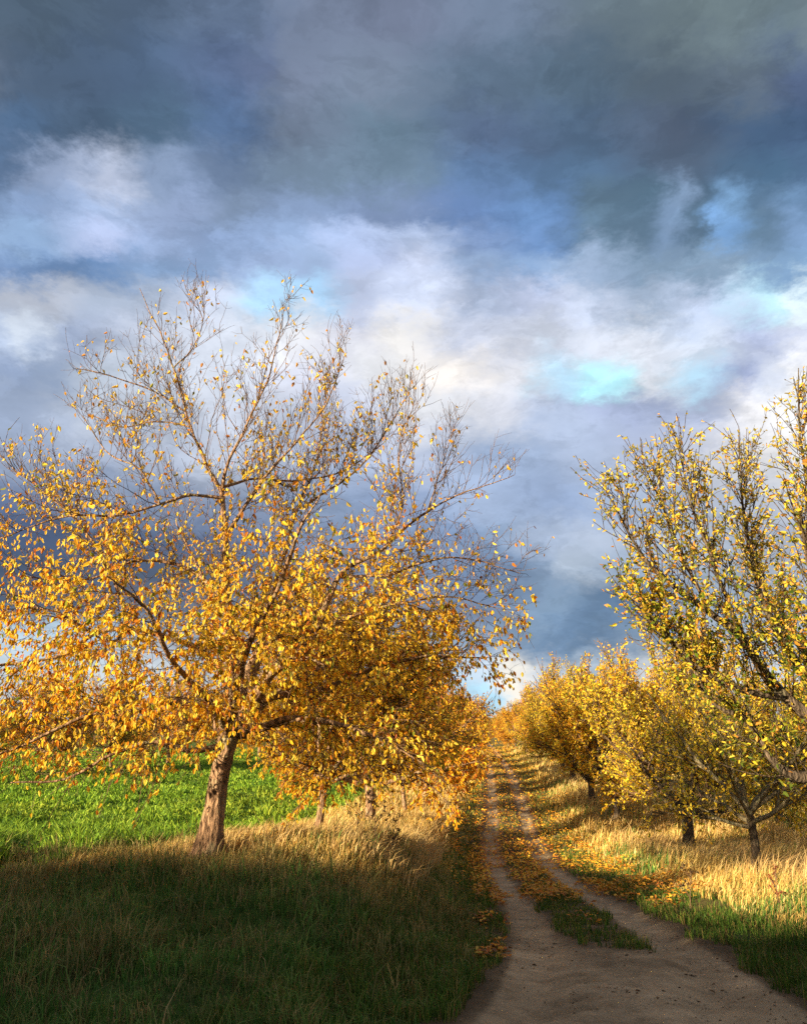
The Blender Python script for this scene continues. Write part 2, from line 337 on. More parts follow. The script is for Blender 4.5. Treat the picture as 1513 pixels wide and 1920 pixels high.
# ------------------------------------------------------------------ grass blades, leaves
def blades(name, x, y, z, h, w, cols, lean, seed, mat=M_GRASS, leandir=None):
    r = rs(seed); n = len(x)
    a = r.uniform(0, 2 * pi, n); ld = r.uniform(0, 2 * pi, n) if leandir is None else r.normal(leandir, .9, n)
    sx, sy = np.cos(a) * w * .5, np.sin(a) * w * .5
    lx, ly = np.cos(ld) * lean * h, np.sin(ld) * lean * h
    b = np.stack([x, y, z], 1)
    v = np.empty((n, 5, 3))
    v[:, 0] = b - np.stack([sx, sy, 0 * sx + .02], 1); v[:, 1] = b + np.stack([sx, sy, 0 * sx - .02], 1)
    mid = b + np.stack([lx * .35, ly * .35, h * .6], 1)
    v[:, 2] = mid + np.stack([sx, sy, 0 * sx], 1) * .75; v[:, 3] = mid - np.stack([sx, sy, 0 * sx], 1) * .75
    hz = h * np.clip(1 - .45 * lean ** 2, .3, 1)
    v[:, 4] = b + np.stack([lx, ly, hz], 1)
    i = np.arange(n)[:, None] * 5
    q = i + np.array([[0, 1, 2, 3]]); t = i + np.array([[3, 2, 4]])
    c = np.repeat(cols, 5, axis=0)
    return mesh_obj(name, v.reshape(-1, 3), [q, t], mat, cols=c)
def scatter(n, y0, y1, seed, xmargin=2.0, k=.56):
    r = rs(seed); y = y0 * (y1 / y0) ** r.uniform(0, 1, n)
    hw = k * y + xmargin
    x = r.uniform(-1, 1, n) * hw
    return x, y
def pick(pal, n, r, var=.2):
    pal = np.array([p[:3] for p in pal]); return pal[r.randint(0, len(pal), n)] * r.uniform(1 - var, 1 + var, (n, 1))
def palw(pal, n, r, var=.2):
    w = np.array([p[3] for p in pal]); w = w / w.sum(); c = np.array([p[:3] for p in pal])
    return c[r.choice(len(pal), n, p=w)] * r.uniform(1 - var, 1 + var, (n, 1))

GREEN = [(.06, .15, .03, 4), (.085, .20, .035, 4), (.14, .24, .05, 2), (.24, .21, .08, 2), (.34, .26, .12, 1)]
TAN = [(.60, .39, .11, 4), (.80, .56, .19, 4), (.50, .29, .08, 3), (.36, .30, .07, 1.5), (.82, .62, .27, 2)]

# left meadow in front (mostly green, browner uphill)
r = rs(1); x, y = scatter(230000, 2.6, 15, 1)
s = x - XC(y); k = (s < -1.15 + .25 * (fbm(x, y, 2, 61) - .5)) & (x > -9); x, y, s = x[k], y[k], s[k]
n = len(x); dry = np.clip(sst(6.2, 9.2, y + 1.6 * (fbm(x, y, .6, 41) - .5) * 2 + .25 * np.maximum(x + 2, 0)) * .85 + (fbm(x, y, 1.4, 43) > .62) * .4, 0, 1)
gc = palw(GREEN, n, r); tcx = palw([(.32, .24, .09, 3), (.42, .29, .12, 3), (.22, .19, .07, 2), (.17, .20, .06, 2)], n, r)
c = np.where((r.uniform(0, 1, n) < dry)[:, None], tcx, gc)
h = r.uniform(.05, .18, n) * (.4 + 1.2 * fbm(x, y, 2.0, 45)) * (1 + .25 * dry) * np.clip((-s - .9) * 1.2, .35, 1)
nt_ = 5200; tid = r.randint(0, n, nt_); ti = r.randint(0, nt_, n); isT = r.uniform(0, 1, n) < .42; ty_ = 2.6 * (15 / 2.6) ** r.uniform(0, 1, n)
tcx_, tcy_ = x[tid][ti], y[tid][ti]
nx_, ny_ = tcx_ + r.normal(0, .035, n), tcy_ + r.normal(0, .035, n)
x = np.where(isT, nx_, x); y = np.where(isT, ny_, y)
c = np.where(isT[:, None], c * .35 + (c[tid][ti]) * .65 * r.uniform(.75, 1.35, nt_)[ti][:, None], c)
h = np.where(isT, h[tid][ti] * r.uniform(.8, 1.5, n), h * .8)
tall = r.uniform(0, 1, n) < .03; h = np.where(tall, h * 1.9, h) * np.where((x + 1.25) ** 2 / .35 + (y - 5.2) ** 2 / .12 < 1, .35, 1)
c = c * (.6 + .8 * fbm(x, y, 2.6, 47))[:, None] * .95
o = blades('meadow_grass', x, y, ground_z(x, y), h, .0055 + .0006 * y, c, r.uniform(.1, 1.0, n), 2)
tag(o, 'shaded green and brown meadow grass on the bank left of the track', 'grass', kind='stuff')

# tall golden grass: belt under the left row, belt under the right row
r = rs(3); x, y = scatter(450000, 4.0, 130, 3)
s = x - XC(y); L_ = (s < -1.75) & (x > field_edge(y) - .5 + 1.2 * fbm(x, y, .7, 51)) & (y > 8.6 + .6 * fbm(x, y, .8, 5))
R_ = (s > 1.55 + 1.0 * fbm(x, y, .5, 52)) & (s < 12)
dens = fbm(x, y, .9, 53) + .35 * fbm(x, y, 3, 54)
k = (L_ | R_) & (dens > .42); x, y, s = x[k], y[k], s[k]; n = len(x)
c = palw(TAN, n, r)
gr = (r.uniform(0, 1, n) < np.clip((fbm(x, y, .5, 55) - .5) * 2.5, .06, .6) * np.where(s > 0, 1, .5)); c[gr] = palw(GREEN, gr.sum(), r) * 1.3
edge = np.clip((np.abs(s) - 1.6) / 1.2, .3, 1)
h = r.uniform(.30, .70, n) * (.55 + .7 * fbm(x, y, .8, 56)) * edge * np.where(s < 0, (.36 + .40 * sst(12, 17, y)) * (1 - .5 * np.exp(-((x + 2.45) ** 2 + (y - 9.6) ** 2) / .5)), np.clip((y - 4) / 4.5, .35, .82) * (1 - .65 * np.exp(-((x - 6.1) ** 2 + ((y - 14.6) / 1.3) ** 2) / .8)))
o = blades('dry_grass', x, y, ground_z(x, y), h, .004 + .0007 * y, c, r.uniform(.1, .75, n), 4, leandir=-.3)
tag(o, 'tall golden dry grass under the two rows of orchard trees', 'grass', kind='stuff')

# feathery seed heads on the dry grass
r = rs(13); x, y = scatter(60000, 8, 60, 13)
s = x - XC(y); k = (((s < -2.0) & (x > field_edge(y) + .8) & (y > 9.8)) | ((s > 2.9) & (s < 9))) & (fbm(x, y, .9, 53) > .45)
x, y, s = x[k], y[k], s[k]; n = len(x)
h = r.uniform(.5, .85, n) * (.6 + .6 * fbm(x, y, .8, 56)) * np.where(s < 0, .45 + .35 * sst(12, 17, y), 1)
o = blades('grass_seed_heads', x, y, ground_z(x, y), h, .006 + .0008 * y, palw([(.60, .43, .20, 1), (.50, .32, .13, 1)], n, r), r.uniform(.3, .9, n), 14, leandir=-.3)
tag(o, 'pale feathery seed heads standing above the dry grass', 'grass', kind='stuff')

# short green grass on the median and along both edges
r = rs(6); x, y = scatter(520000, 3.5, 140, 6)
s = x - XC(y)
med = (np.abs(s + .1 * np.sin(y * 2.1)) < (.36 + .30 * (fbm(x, y, 2, 71) - .5)) * (.45 + .55 * sst(6, 9.5, y))) & (r.uniform(0, 1, len(y)) < sst(5.8, 11.5, y + 1.2 * (fbm(x, y, 3.5, 72) - .5)) ** 1.7)
le = (s < -.85 - .35 * fbm(x, y, 1.6, 73)) & (s > -2.3); ri = (s / WN(y) > 1.05 - .6 * (fbm(x, y, 1.6, 74) - .5)) & (s < 3.2)
k = (med | le | ri) & ((fbm(x, y, 2.3, 75) > .36)); x, y, s = x[k], y[k], s[k]; n = len(x)
c = palw([(.045, .10, .015, 4), (.075, .15, .02, 4), (.14, .20, .03, 2), (.24, .19, .06, 2.5), (.16, .10, .04, 1)], n, r) * (.6 + .9 * fbm(x, y, 2.2, 77))[:, None]
yel = (r.uniform(0, 1, n) < .45 * sst(12, 40, y)); c[yel] = palw([(.30, .26, .05, 1), (.36, .26, .08, 1)], yel.sum(), r)
h = r.uniform(.03, .14, n) * (.2 + 1.5 * fbm(x, y, 2.9, 75)) * np.where(np.abs(s) < .5, .85, 1.2)
o = blades('track_grass', x, y, np.maximum(ground_z(x, y) - .0, track_z(x, y)), h, .0035 + .0007 * y, c, r.uniform(.1, .9, n), 7)
tag(o, 'short bright green grass on the median and verges of the track', 'grass', kind='stuff')

# leafy green crop in the field
r = rs(8); x, y = scatter(430000, 8.5, 120, 8, xmargin=3)
k = (x < field_edge(y) + .3 * (fbm(x, y, 1.2, 81) - .5) * 4) & (y > 9.3); x, y = x[k], y[k]; n = len(x)
cl = fbm(x, y, 1.6, 82)
c = palw([(.13, .24, .02, 4), (.20, .33, .025, 4), (.30, .41, .04, 2.5), (.05, .12, .015, 2.5)], n, r)
h = r.uniform(.12, .34, n) * (.15 + 1.5 * sst(.3, .75, cl)) * (1 - .3 * sst(20, 60, y))
c = c * (.6 + .8 * fbm(x, y, .22, 83, 4))[:, None] * (1 + np.array([.5, .12, .3]) * np.clip(fbm(x, y, .15, 84)[:, None] - .5, 0, 1) * 2)
o = blades('field_crop', x, y, ground_z(x, y), h, .012 + .0013 * y, c, r.uniform(.3, 1.3, n), 9)
tag(o, 'bright green leafy crop covering the field left of the orchard', 'crop', kind='stuff')
r = rs(88); x, y = scatter(60000, 10, 80, 88)
s = x - XC(y); k = (s > 8.5); x, y = x[k], y[k]; n = len(x)
o = blades('orchard_grass', x, y, ground_z(x, y), r.uniform(.1, .25, n), .006 + .001 * y, palw(GREEN, n, r) * 1.4, r.uniform(.2, .9, n), 89)
tag(o, 'green grass of the orchard floor right of the right row', 'grass', kind='stuff')

LEAF2D = np.array([[0, 0], [-.5, .35], [-.34, .78], [0, 1], [.34, .78], [.5, .35]])
def leaves_mesh(name, pos, dirs, nrm, size, cols, mat, parent=None, wid=.52, fold=.25, curl=.2):
    """pos base, dirs = unit along the leaf, nrm = rough normal"""
    d = dirs / (np.linalg.norm(dirs, axis=1, keepdims=True) + 1e-9)
    sdv = np.cross(d, nrm); sdv /= (np.linalg.norm(sdv, axis=1, keepdims=True) + 1e-9)
    up = np.cross(sdv, d)
    n = len(pos); v = np.empty((n, 6, 3)); sz = size[:, None]
    for j, (a, b) in enumerate(LEAF2D):
        v[:, j] = pos + sz * (sdv * a * wid + d * b + up * (abs(a) * fold * 1.2 - curl * b * b))
    i = np.arange(n)[:, None] * 6
    q = np.concatenate([i + np.array([[0, 1, 2, 3]]), i + np.array([[0, 3, 4, 5]])])
    return mesh_obj(name, v.reshape(-1, 3), [q], mat, parent, cols=np.repeat(cols, 6, axis=0))

# fallen leaves
r = rs(10); x, y = scatter(330000, 3.2, 130, 10, xmargin=1.0)
s = x - XC(y)
rho = 330000 / (math.log(130 / 3.2) * y * 2 * (.56 * y + 1.0))
cl = np.clip((fbm(x, y, 1.0, 91) - .30) * 3.0, .08, 1.3) * np.clip((fbm(x, y, 4.5, 92) - .15) * 1.8, .25, 1.3)
pr = 26 * (np.abs(s) < 2.6) + 170 * np.exp(-((s - .05) / .40) ** 2) * sst(5.5, 9, y) + 420 * np.exp(-((s + 1.05) / .34) ** 2) * sst(5.5, 8, y) \
    + 90 * np.exp(-((s + 1.7) / .6) ** 2) * (1 - sst(9, 14, y)) + 170 * np.exp(-((s - 1.35) / .40) ** 2) * sst(7, 10, y) \
    + 640 * np.exp(-((s - .9) / 1.9) ** 2) * sst(11, 16, y) + 22 * (s < -1.3) * (x > -2) * (y < 8) + 3 * (s < -1) + 70 * np.exp(-((x + 2.2) ** 2 + (y - 9.4) ** 2) / 9) * (s < -1.3)
pr = pr * cl * (1 - .72 * rut(s)) / rho
k = r.uniform(0, 1, len(x)) < pr; x, y, s = x[k], y[k], s[k]; n = len(x)
z = np.where(np.abs(s) < 1.5, track_z(x, y), ground_z(x, y)) + r.uniform(.005, .035, n) + (rut(s) < .5) * r.uniform(.0, .09, n) * (1 + .8 * (np.abs(s) > 1.6) + .9 * (s < -1.6)) - .004 * rut(s)
a = r.uniform(0, 6.28, n); d = np.stack([np.cos(a), np.sin(a), r.normal(0, .25, n)], 1)
nr = np.stack([r.normal(0, .35, n), r.normal(0, .35, n), np.ones(n)], 1)
c = palw([(.62, .33, .03, 3), (.55, .20, .02, 4), (.38, .11, .015, 3), (.20, .09, .03, 2.5), (.66, .44, .08, 1.5), (.25, .05, .015, .8)], n, r)
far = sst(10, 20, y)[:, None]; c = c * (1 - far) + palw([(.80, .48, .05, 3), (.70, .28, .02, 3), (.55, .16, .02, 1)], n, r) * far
o = leaves_mesh('fallen_leaves', np.stack([x, y, z], 1), d, nr, (.022 + .055 * r.beta(2, 2.2, n)) * (1 + .022 * y), c, M_LITTER, curl=-.1)
tag(o, 'fallen orange and yellow leaves scattered along the track and its edges', 'leaves', kind='stuff')
# small bits of bark and soil on the bare track
r = rs(12); x, y = scatter(22000, 3.4, 14, 12); s = x - XC(y); k = (np.abs(s) < 1.25) & (fbm(x, y, 1.5, 95) + .25 * fbm(x, y, 7, 96) > .60); x, y = x[k], y[k]; n = len(x)
a = r.uniform(0, 6.28, n); d = np.stack([np.cos(a), np.sin(a), r.normal(0, .15, n)], 1)
o = leaves_mesh('track_debris', np.stack([x, y, track_z(x, y) + .003], 1), d, np.tile([0., 0, 1], (n, 1)), np.minimum(.006 + r.exponential(.010, n), .06), palw([(.09, .055, .03, 3), (.16, .10, .05, 2), (.35, .28, .18, 1)], n, r), M_LITTER, wid=.35)
tag(o, 'small dark crumbs of bark, leaf and soil lying on the bare track', 'debris', kind='stuff')

# ------------------------------------------------------------------ tree tools
class Tubes:
    def __init__(s): s.v = []; s.q = []; s.n = 0
    def add(s, pts, rad, sides=4, lump=0, rng=None):
        pts = np.asarray(pts, float); rad = np.asarray(rad, float); m = len(pts)
        t = np.gradient(pts, axis=0); t /= (np.linalg.norm(t, axis=1, keepdims=True) + 1e-9)
        ref = np.array([0.31, .2, .93]) if abs(t[0] @ np.array([.31, .2, .93])) < .9 else np.array([1., 0, 0])
        a = np.cross(t, ref); a /= (np.linalg.norm(a, axis=1, keepdims=True) + 1e-9); b = np.cross(t, a)
        th = np.arange(sides) * 2 * pi / sides
        rr = rad[:, None] * np.ones((1, sides))
        if lump and rng is not None:
            ph = rng.uniform(0, 6.28, 4); z = np.arange(m)[:, None] * .22
            rr = rr * (1 + lump * (np.sin(2 * th[None] + ph[0] + z) * .5 + np.sin(3 * th[None] + ph[1] - z * 1.7) * .35 + np.sin(5 * th[None] + ph[2] + z * .6) * .3) + rng.normal(0, lump * .22, (m, sides)))
        ring = pts[:, None] + rr[..., None] * (a[:, None] * np.cos(th)[None, :, None] + b[:, None] * np.sin(th)[None, :, None])
        i = np.arange(m * sides).reshape(m, sides) + s.n
        j = np.roll(i, -1, axis=1)
        s.q.append(np.stack([i[:-1], j[:-1], j[1:], i[1:]], -1).reshape(-1, 4))
        s.v.append(ring.reshape(-1, 3)); s.n += m * sides
    def build(s, name, mat, parent):
        return mesh_obj(name, np.concatenate(s.v), [np.concatenate(s.q)], mat, parent, smooth=True)
def catmull(p, step):
    p = np.asarray(p, float); q = np.vstack([2 * p[0] - p[1], p, 2 * p[-1] - p[-2]]); out = []
    for i in range(1, len(q) - 2):
        n = max(2, int(np.linalg.norm(q[i + 1, :3] - q[i, :3]) / step)); t = np.linspace(0, 1, n, endpoint=False)[:, None]
        out.append(.5 * ((2 * q[i]) + (-q[i - 1] + q[i + 1]) * t + (2 * q[i - 1] - 5 * q[i] + 4 * q[i + 1] - q[i + 2]) * t * t + (-q[i - 1] + 3 * q[i] - 3 * q[i + 1] + q[i + 2]) * t ** 3))
    out.append(q[-2][None]); return np.vstack(out)
def unit(v): return v / (np.linalg.norm(v) + 1e-9)
def shoot(r, p, d, length, n, wander, trop, tk):
    """a growing shoot: polyline from p"""
    pts = [p]; d = unit(d); st = length / n
    for i in range(n):
        d = unit(d + r.normal(0, wander, 3) + np.asarray(trop) * tk); pts.append(pts[-1] + d * st)
    return np.array(pts)
def side_dir(r, t, ang):
    a = unit(np.cross(t, r.normal(0, 1, 3))); return unit(t * cos(ang) + a * sin(ang))

def grow_crown(r, limbs, cfg, twigs):
    """limbs: list of (pts, rad). returns leaf base points, directions"""
    LP, LD = [], []
    def leafs(pts, k, t0=.2):
        m = len(pts) - 1
        for _ in range(k):
            f = (t0 + (1 - t0) * r.uniform() ** .8) * m; i = min(int(f), m - 1); LP.append(pts[i] + (pts[i + 1] - pts[i]) * (f - i)); LD.append(pts[i + 1] - pts[i])
    for pts, rad in limbs:
        seg = np.linalg.norm(np.diff(pts, axis=0), axis=1); cum = np.concatenate([[0], np.cumsum(seg)]); Lt = cum[-1]
        s0 = cfg['start'] * Lt if rad[0] > .03 else .1 * Lt
        s_ = s0
        while s_ < Lt:
            f = s_ / Lt; i = min(np.searchsorted(cum, s_), len(pts) - 1); i = max(i, 1)
            p = pts[i]; t = unit(pts[i] - pts[i - 1]); rr = rad[i]
            s_ += cfg['gap'] * r.uniform(.6, 1.4) * (cfg['gapf'](p) if 'gapf' in cfg else 1)
            if not cfg['env'](p): continue
            hz = cfg['hz'](p)
            trop = cfg['trop'](p, r)
            length = cfg['l1'] * r.uniform(.45, 1.25) * (1 - .45 * f) * cfg.get('lz', lambda p: 1)(p)
            d = side_dir(r, t, r.uniform(.6, 1.25)); d = unit(d + np.array(trop) * cfg['kick'])
            n = 7
            b = shoot(r, p, d, length, n, cfg['wander'], trop, cfg['tk'])
            r1 = min(rr * .6, .011 * cfg['rs'] * (length / .9) ** .7)
            twigs.add(b, np.linspace(r1, cfg['rmin'] * 1.1, n + 1), 4)
            dens = cfg['dens'](p)
            leafs(b, r.poisson(cfg['k1'] * dens * length))
            for j in range(r.poisson(cfg['n2'] * length)):
                q = r.randint(1, n); tt = unit(b[q] - b[q - 1]); d2 = unit(side_dir(r, tt, r.uniform(.5, 1.1)) + np.array(trop) * cfg['kick'] * .7)
                l2 = cfg['l2'] * r.uniform(.35, 1.3)
                if not cfg['env'](b[q] + d2 * l2 * .5): continue
                c_ = shoot(r, b[q], d2, l2, 4, cfg['wander'] * 1.2, trop, cfg['tk'])
                twigs.add(c_, np.linspace(cfg['rmin'] * 1.5, cfg['rmin'] * .75, 5), 3)
                leafs(c_, r.poisson(cfg['k2'] * cfg['dens'](c_[-1]) * l2))
                for jj in range(r.poisson(cfg['n3'] * l2)):
                    q3 = r.randint(1, 4); l3 = r.uniform(.05, .22); d3 = side_dir(r, unit(c_[q3] - c_[q3 - 1]), r.uniform(.6, 1.2))
                    e = shoot(r, c_[q3], d3, l3, 2, .2, trop, cfg['tk'])
                    twigs.add(e, [cfg['rmin'] * .9, cfg['rmin'] * .8, cfg['rmin'] * .6], 3)
                    leafs(e, r.poisson(cfg['k3'] * cfg['dens'](c_[-1])), .5)
    return np.array(LP), np.array(LD)
def leaf_arrays(r, LP, LD, droop, size, pal, colfn=None):
    n = len(LP); d = LD / (np.linalg.norm(LD, axis=1, keepdims=True) + 1e-9)
    d = d * .5 + r.normal(0, .55, (n, 3)) + np.array([0, 0, -droop])
    nr = r.normal(0, 1, (n, 3)) + np.array([0, 0, .6])
    c = palw(pal, n, r, .25)
    if colfn: c = colfn(LP, c, r)
    return LP + r.normal(0, .012, (n, 3)), d, nr, size * r.uniform(.6, 1.25, n), c
def empty(name, loc):
    o = bpy.data.objects.new(name, None); COL.objects.link(o); o.location = loc; o.empty_display_size = .3; return o

APPLE = [(.84, .56, .04, 6), (.86, .66, .09, 4), (.74, .38, .03, 3.5), (.55, .20, .02, 2), (.40, .30, .04, 1.5), (.25, .28, .03, 1), (.35, .10, .02, .7)]
PEAR = [(.80, .58, .05, 5), (.66, .52, .06, 3), (.34, .34, .03, 3), (.13, .19, .02, 2.4), (.05, .09, .015, 1.8), (.65, .28, .04, 1.6), (.72, .38, .10, 1)]
OLIVE = [(.84, .60, .045, 4), (.90, .70, .07, 4), (.60, .52, .04, 2), (.28, .32, .03, 1.5), (.74, .42, .03, 2)]

def shift(px, D, dx0):     # (u, v, dy, width px) list -> world points and radii
    out = []
    for u, v, dy, w in px:
        p = P(u, v, D + dy); out.append([*p, w / F * (D + dy) * .5])
    return np.array(out)

# ------------------------------------------------------------------ the big apple tree
D1 = 10.0
def rz(z): return np.interp(z, [.6, 1.0, 1.6, 2.6, 4.2, 5.4, 6.1, 6.9, 7.9], [2.2, 3.3, 3.9, 4.15, 4.3, 3.9, 2.9, 1.9, .9])
base1 = P(393, 1605, D1); base1[2] = float(ground_z(base1[0], base1[1])) - .03
def env1(p):
    z = p[2] - .15
    if z < .95 or z > 7.75: return False
    dx = p[0] + 2.15; dy = p[1] - 10
    R = rz(z) * (.91 if dx > 0 or z < 5 else .9)
    return (dx * dx + (dy * 1.15) ** 2) < R * R
trunk_px = [(384, 1625, 0, 92), (391, 1600, 0, 64), (400, 1530, 0, 44), (410, 1460, 0, 41), (424, 1400, 0, 44), (434, 1366, 0, 46), (438, 1345, 0, 30)]
LIMB1 = [
 [(434, 1375, 0, 40), (430, 1290, .1, 30), (428, 1200, .15, 25), (424, 1100, .1, 21), (424, 1000, .05, 18), (415, 912, 0, 16)],
 [(416, 925, 0, 14), (378, 850, 0, 11), (350, 770, .1, 9), (325, 690, .15, 7), (295, 610, .1, 4), (262, 540, .1, 2)],
 [(415, 920, 0, 13), (430, 860, -.2, 10), (465, 790, -.3, 8), (500, 715, -.3, 6), (520, 640, -.4, 4), (535, 572, -.4, 2)],
 [(438, 1372, 0, 34), (478, 1315, 0, 31), (512, 1262, 0, 28), (560, 1232, -.1, 25), (592, 1190, -.1, 18), (640, 1080, -.1, 13), (720, 1030, 0, 10), (800, 960, 0, 7), (880, 920, 0, 4), (965, 890, 0, 2)],
 [(470, 1335, .1, 24), (472, 1270, .3, 19), (500, 1200, .5, 15), (520, 1100, .7, 11), (560, 960, .9, 8), (595, 860, 1.0, 5), (610, 750, 1.1, 2.5)],
 [(425, 1378, 0, 28), (372, 1322, -.1, 22), (310, 1318, -.2, 18), (240, 1332, -.3, 13), (150, 1350, -.5, 9), (40, 1400, -.7, 6), (-80, 1440, -.8, 3)],
 [(428, 1260, .1, 18), (340, 1205, .3, 13), (240, 1178, .5, 12), (170, 1190, .5, 11), (110, 1230, .5, 8), (-20, 1250, .4, 5), (-120, 1260, .4, 3)],
 [(240, 1178, .5, 10), (215, 1080, .5, 8), (165, 1000, .5, 7), (100, 930, .5, 5), (30, 880, .5, 4), (-20, 830, .5, 2)],
 [(422, 935, 0, 12), (360, 928, -.2, 10), (300, 945, -.3, 8), (230, 962, -.4, 7), (120, 970, -.5, 5), (0, 1010, -.6, 3)],
 [(440, 1378, 0, 24), (500, 1362, -.2, 19), (560, 1350, -.4, 15), (640, 1365, -.6, 10), (720, 1390, -.8, 7), (790, 1430, -.9, 3)],
 [(420, 1400, 0, 14), (360, 1410, -.3, 11), (300, 1392, -.5, 9), (230, 1405, -.7, 7), (120, 1460, -.9, 5), (20, 1468, -1, 3)],
 [(434, 1375, 0, 26), (440, 1300, -.7, 19), (470, 1200, -1.4, 14), (520, 1100, -1.9, 10), (560, 1000, -2.3, 7), (600, 930, -2.6, 4)],
 [(430, 1380, 0, 24), (400, 1320, -.8, 17), (330, 1250, -1.6, 12), (280, 1150, -2.2, 8), (200, 1080, -2.6, 4)],
 [(434, 1375, 0, 28), (450, 1280, .9, 19), (430, 1180, 1.8, 13), (380, 1080, 2.4, 8), (330, 980, 2.8, 4)],
 [(438, 1370, 0, 24), (520, 1300, .9, 17), (620, 1240, 1.7, 12), (700, 1160, 2.3, 8), (780, 1100, 2.7, 4)],
 [(480, 1312, 0, 16), (600, 1290, .5, 12), (700, 1250, .6, 9), (800, 1230, .6, 6), (910, 1235, .6, 3)],
 [(640, 1080, -.1, 9), (720, 1075, -.2, 7), (800, 1050, -.2, 6), (880, 1045, -.1, 4), (975, 1075, 0, 2)],
 [(592, 1190, -.1, 9), (680, 1150, -.2, 8), (770, 1130, -.1, 6), (850, 1120, 0, 4), (930, 1140, 0, 2)],
 [(478, 1305, 0, 18), (466, 1250, -.1, 16), (498, 1205, -.15, 13), (530, 1192, -.2, 10)],
 [(424, 1000, .05, 13), (490, 900, .1, 10), (550, 830, 0, 7), (610, 760, -.1, 5), (650, 660, -.1, 2)],
 [(570, 950, .9, 9), (670, 880, .7, 7), (730, 800, .6, 5), (765, 740, .5, 2)],
 [(300, 945, -.3, 8), (262, 880, -.2, 6), (205, 850, 0, 5), (155, 780, .1, 2)],
 [(350, 772, .1, 7), (285, 735, 0, 5), (205, 705, -.2, 4), (138, 690, -.3, 2)],
 [(360, 800, .1, 6), (290, 790, .4, 5), (230, 800, .6, 4), (165, 775, .7, 2)],
 [(325, 690, .15, 5), (358, 655, 0, 4), (380, 600, -.1, 2.5), (352, 555, -.1, 1.5)],
 [(800, 960, 0, 6), (830, 880, .1, 4), (852, 795, .2, 2)],
 [(720, 1030, 0, 7), (755, 940, -.2, 5), (745, 850, -.2, 4), (770, 775, -.2, 2)],
 [(430, 1130, .1, 12), (340, 1060, .2, 9), (250, 1050, .2, 7), (150, 1090, .1, 5), (30, 1080, 0, 3)],
 [(420, 912, 0, 11), (480, 900, .4, 8), (560, 905, .7, 6), (650, 880, 1.0, 4), (720, 830, 1.2, 2)],
 [(240, 1178, .5, 8), (200, 1200, -.2, 6), (110, 1150, -.5, 5), (20, 1130, -.6, 3)],
 [(560, 1235, -.1, 12), (585, 1238, -.2, 9), (612, 1250, -.25, 4)],
]
def make_traced(name, px_trunk, limbs_px, D, cfg, r, pal, leafsize, droop, label, cat, bark, twig, wob=.012, group=None, extra=None, colfn=None, wsc=.85):
    tp = shift(px_trunk, D, 0); tp[:, 3] *= wsc; b = tp[1, :3].copy(); root = empty(name, b); off = b
    def loc(a): return a - off
    tt = catmull(tp, .07); T = Tubes(); T.add(loc(tt[:, :3]), tt[:, 3], 18, .10, r); T.build('trunk', bark, root)
    tw = Tubes(); lim = []
    for px in limbs_px:
        q = catmull(shift(px, D, 0), .10); w = np.cumsum(r.normal(0, wob, (len(q), 3)), axis=0); w -= np.linspace(0, 1, len(q))[:, None] * w[-1]
        pp = q[:, :3] + w * .5; rr = np.clip(q[:, 3] * wsc * (1 - .3 * np.clip((pp[:, 2] - 2.6) / 2, 0, 1)) * (1 + .08 * np.sin(np.arange(len(q)) * 1.3)), .002, 1)
        T = Tubes(); T.add(loc(pp), rr, 9 if rr[0] > .03 else 6, .10, r); T.build('limb', bark, root)
        lim.append((pp, rr))
    LP, LD = grow_crown(r, lim + (extra or []), cfg, tw)
    tw.v = [v - off for v in tw.v]
    crown = tw.build('crown', twig, root)
    lp, d, nr, sz, c = leaf_arrays(r, LP, LD, droop, leafsize, pal, colfn)
    leaves_mesh('leaves', lp - off, d, nr, sz, c, M_LEAF, crown)
    tag(root, label, cat, group)
    return root
cfg1 = dict(start=.22, gap=.062, env=env1, hz=None, l1=1.1, l2=.42, n2=8, n3=5.5, wander=.13, tk=.10, kick=.55, rs=.5, rmin=.0023,
            k1=2.8, k2=4.8, k3=.9, gapf=lambda p: float(np.interp(p[2], [3.1, 4.2, 5.2, 8], [1, 1.15, 1.5, 1.9])), lz=lambda p: 1.0 - .25 * (p[2] > 6) - .3 * (p[0] > .3 and p[2] > 3.6),
            dens=lambda p: float(np.interp(p[2], [1.0, 1.8, 3.1, 3.8, 4.7, 5.6, 6.4, 8], [.6, 2.2, 1.9, 1.15, .62, .40, .28, .12])) * (.18 if p[0] > .4 and p[2] > 3.3 + .5 * (p[0] < -.4) else 1),
            trop=lambda p, r: (0, 0, float(np.interp(p[2], [1.0, 2.4, 3.5, 5], [-.55, -.3, .35, 1.3])) + r.normal(0, .35)))
cfg1['hz'] = lambda p: 0
def apple_col(LP, c, r):
    # leaves in the crown's top are paler pinkish gold, low ones clearer yellow
    t = np.clip((LP[:, 2:3] - 3.5) / 3, 0, 1); return c * (1 - t * .25) + np.array([.80, .50, .16]) * t * .25
make_traced('apple_tree', trunk_px, LIMB1, D1, cfg1, rs(101), APPLE, .068, 1.3,
            'large old apple tree in front on the left with bare top and thick trunk', 'tree', M_BARK, M_TWIG, colfn=apple_col)

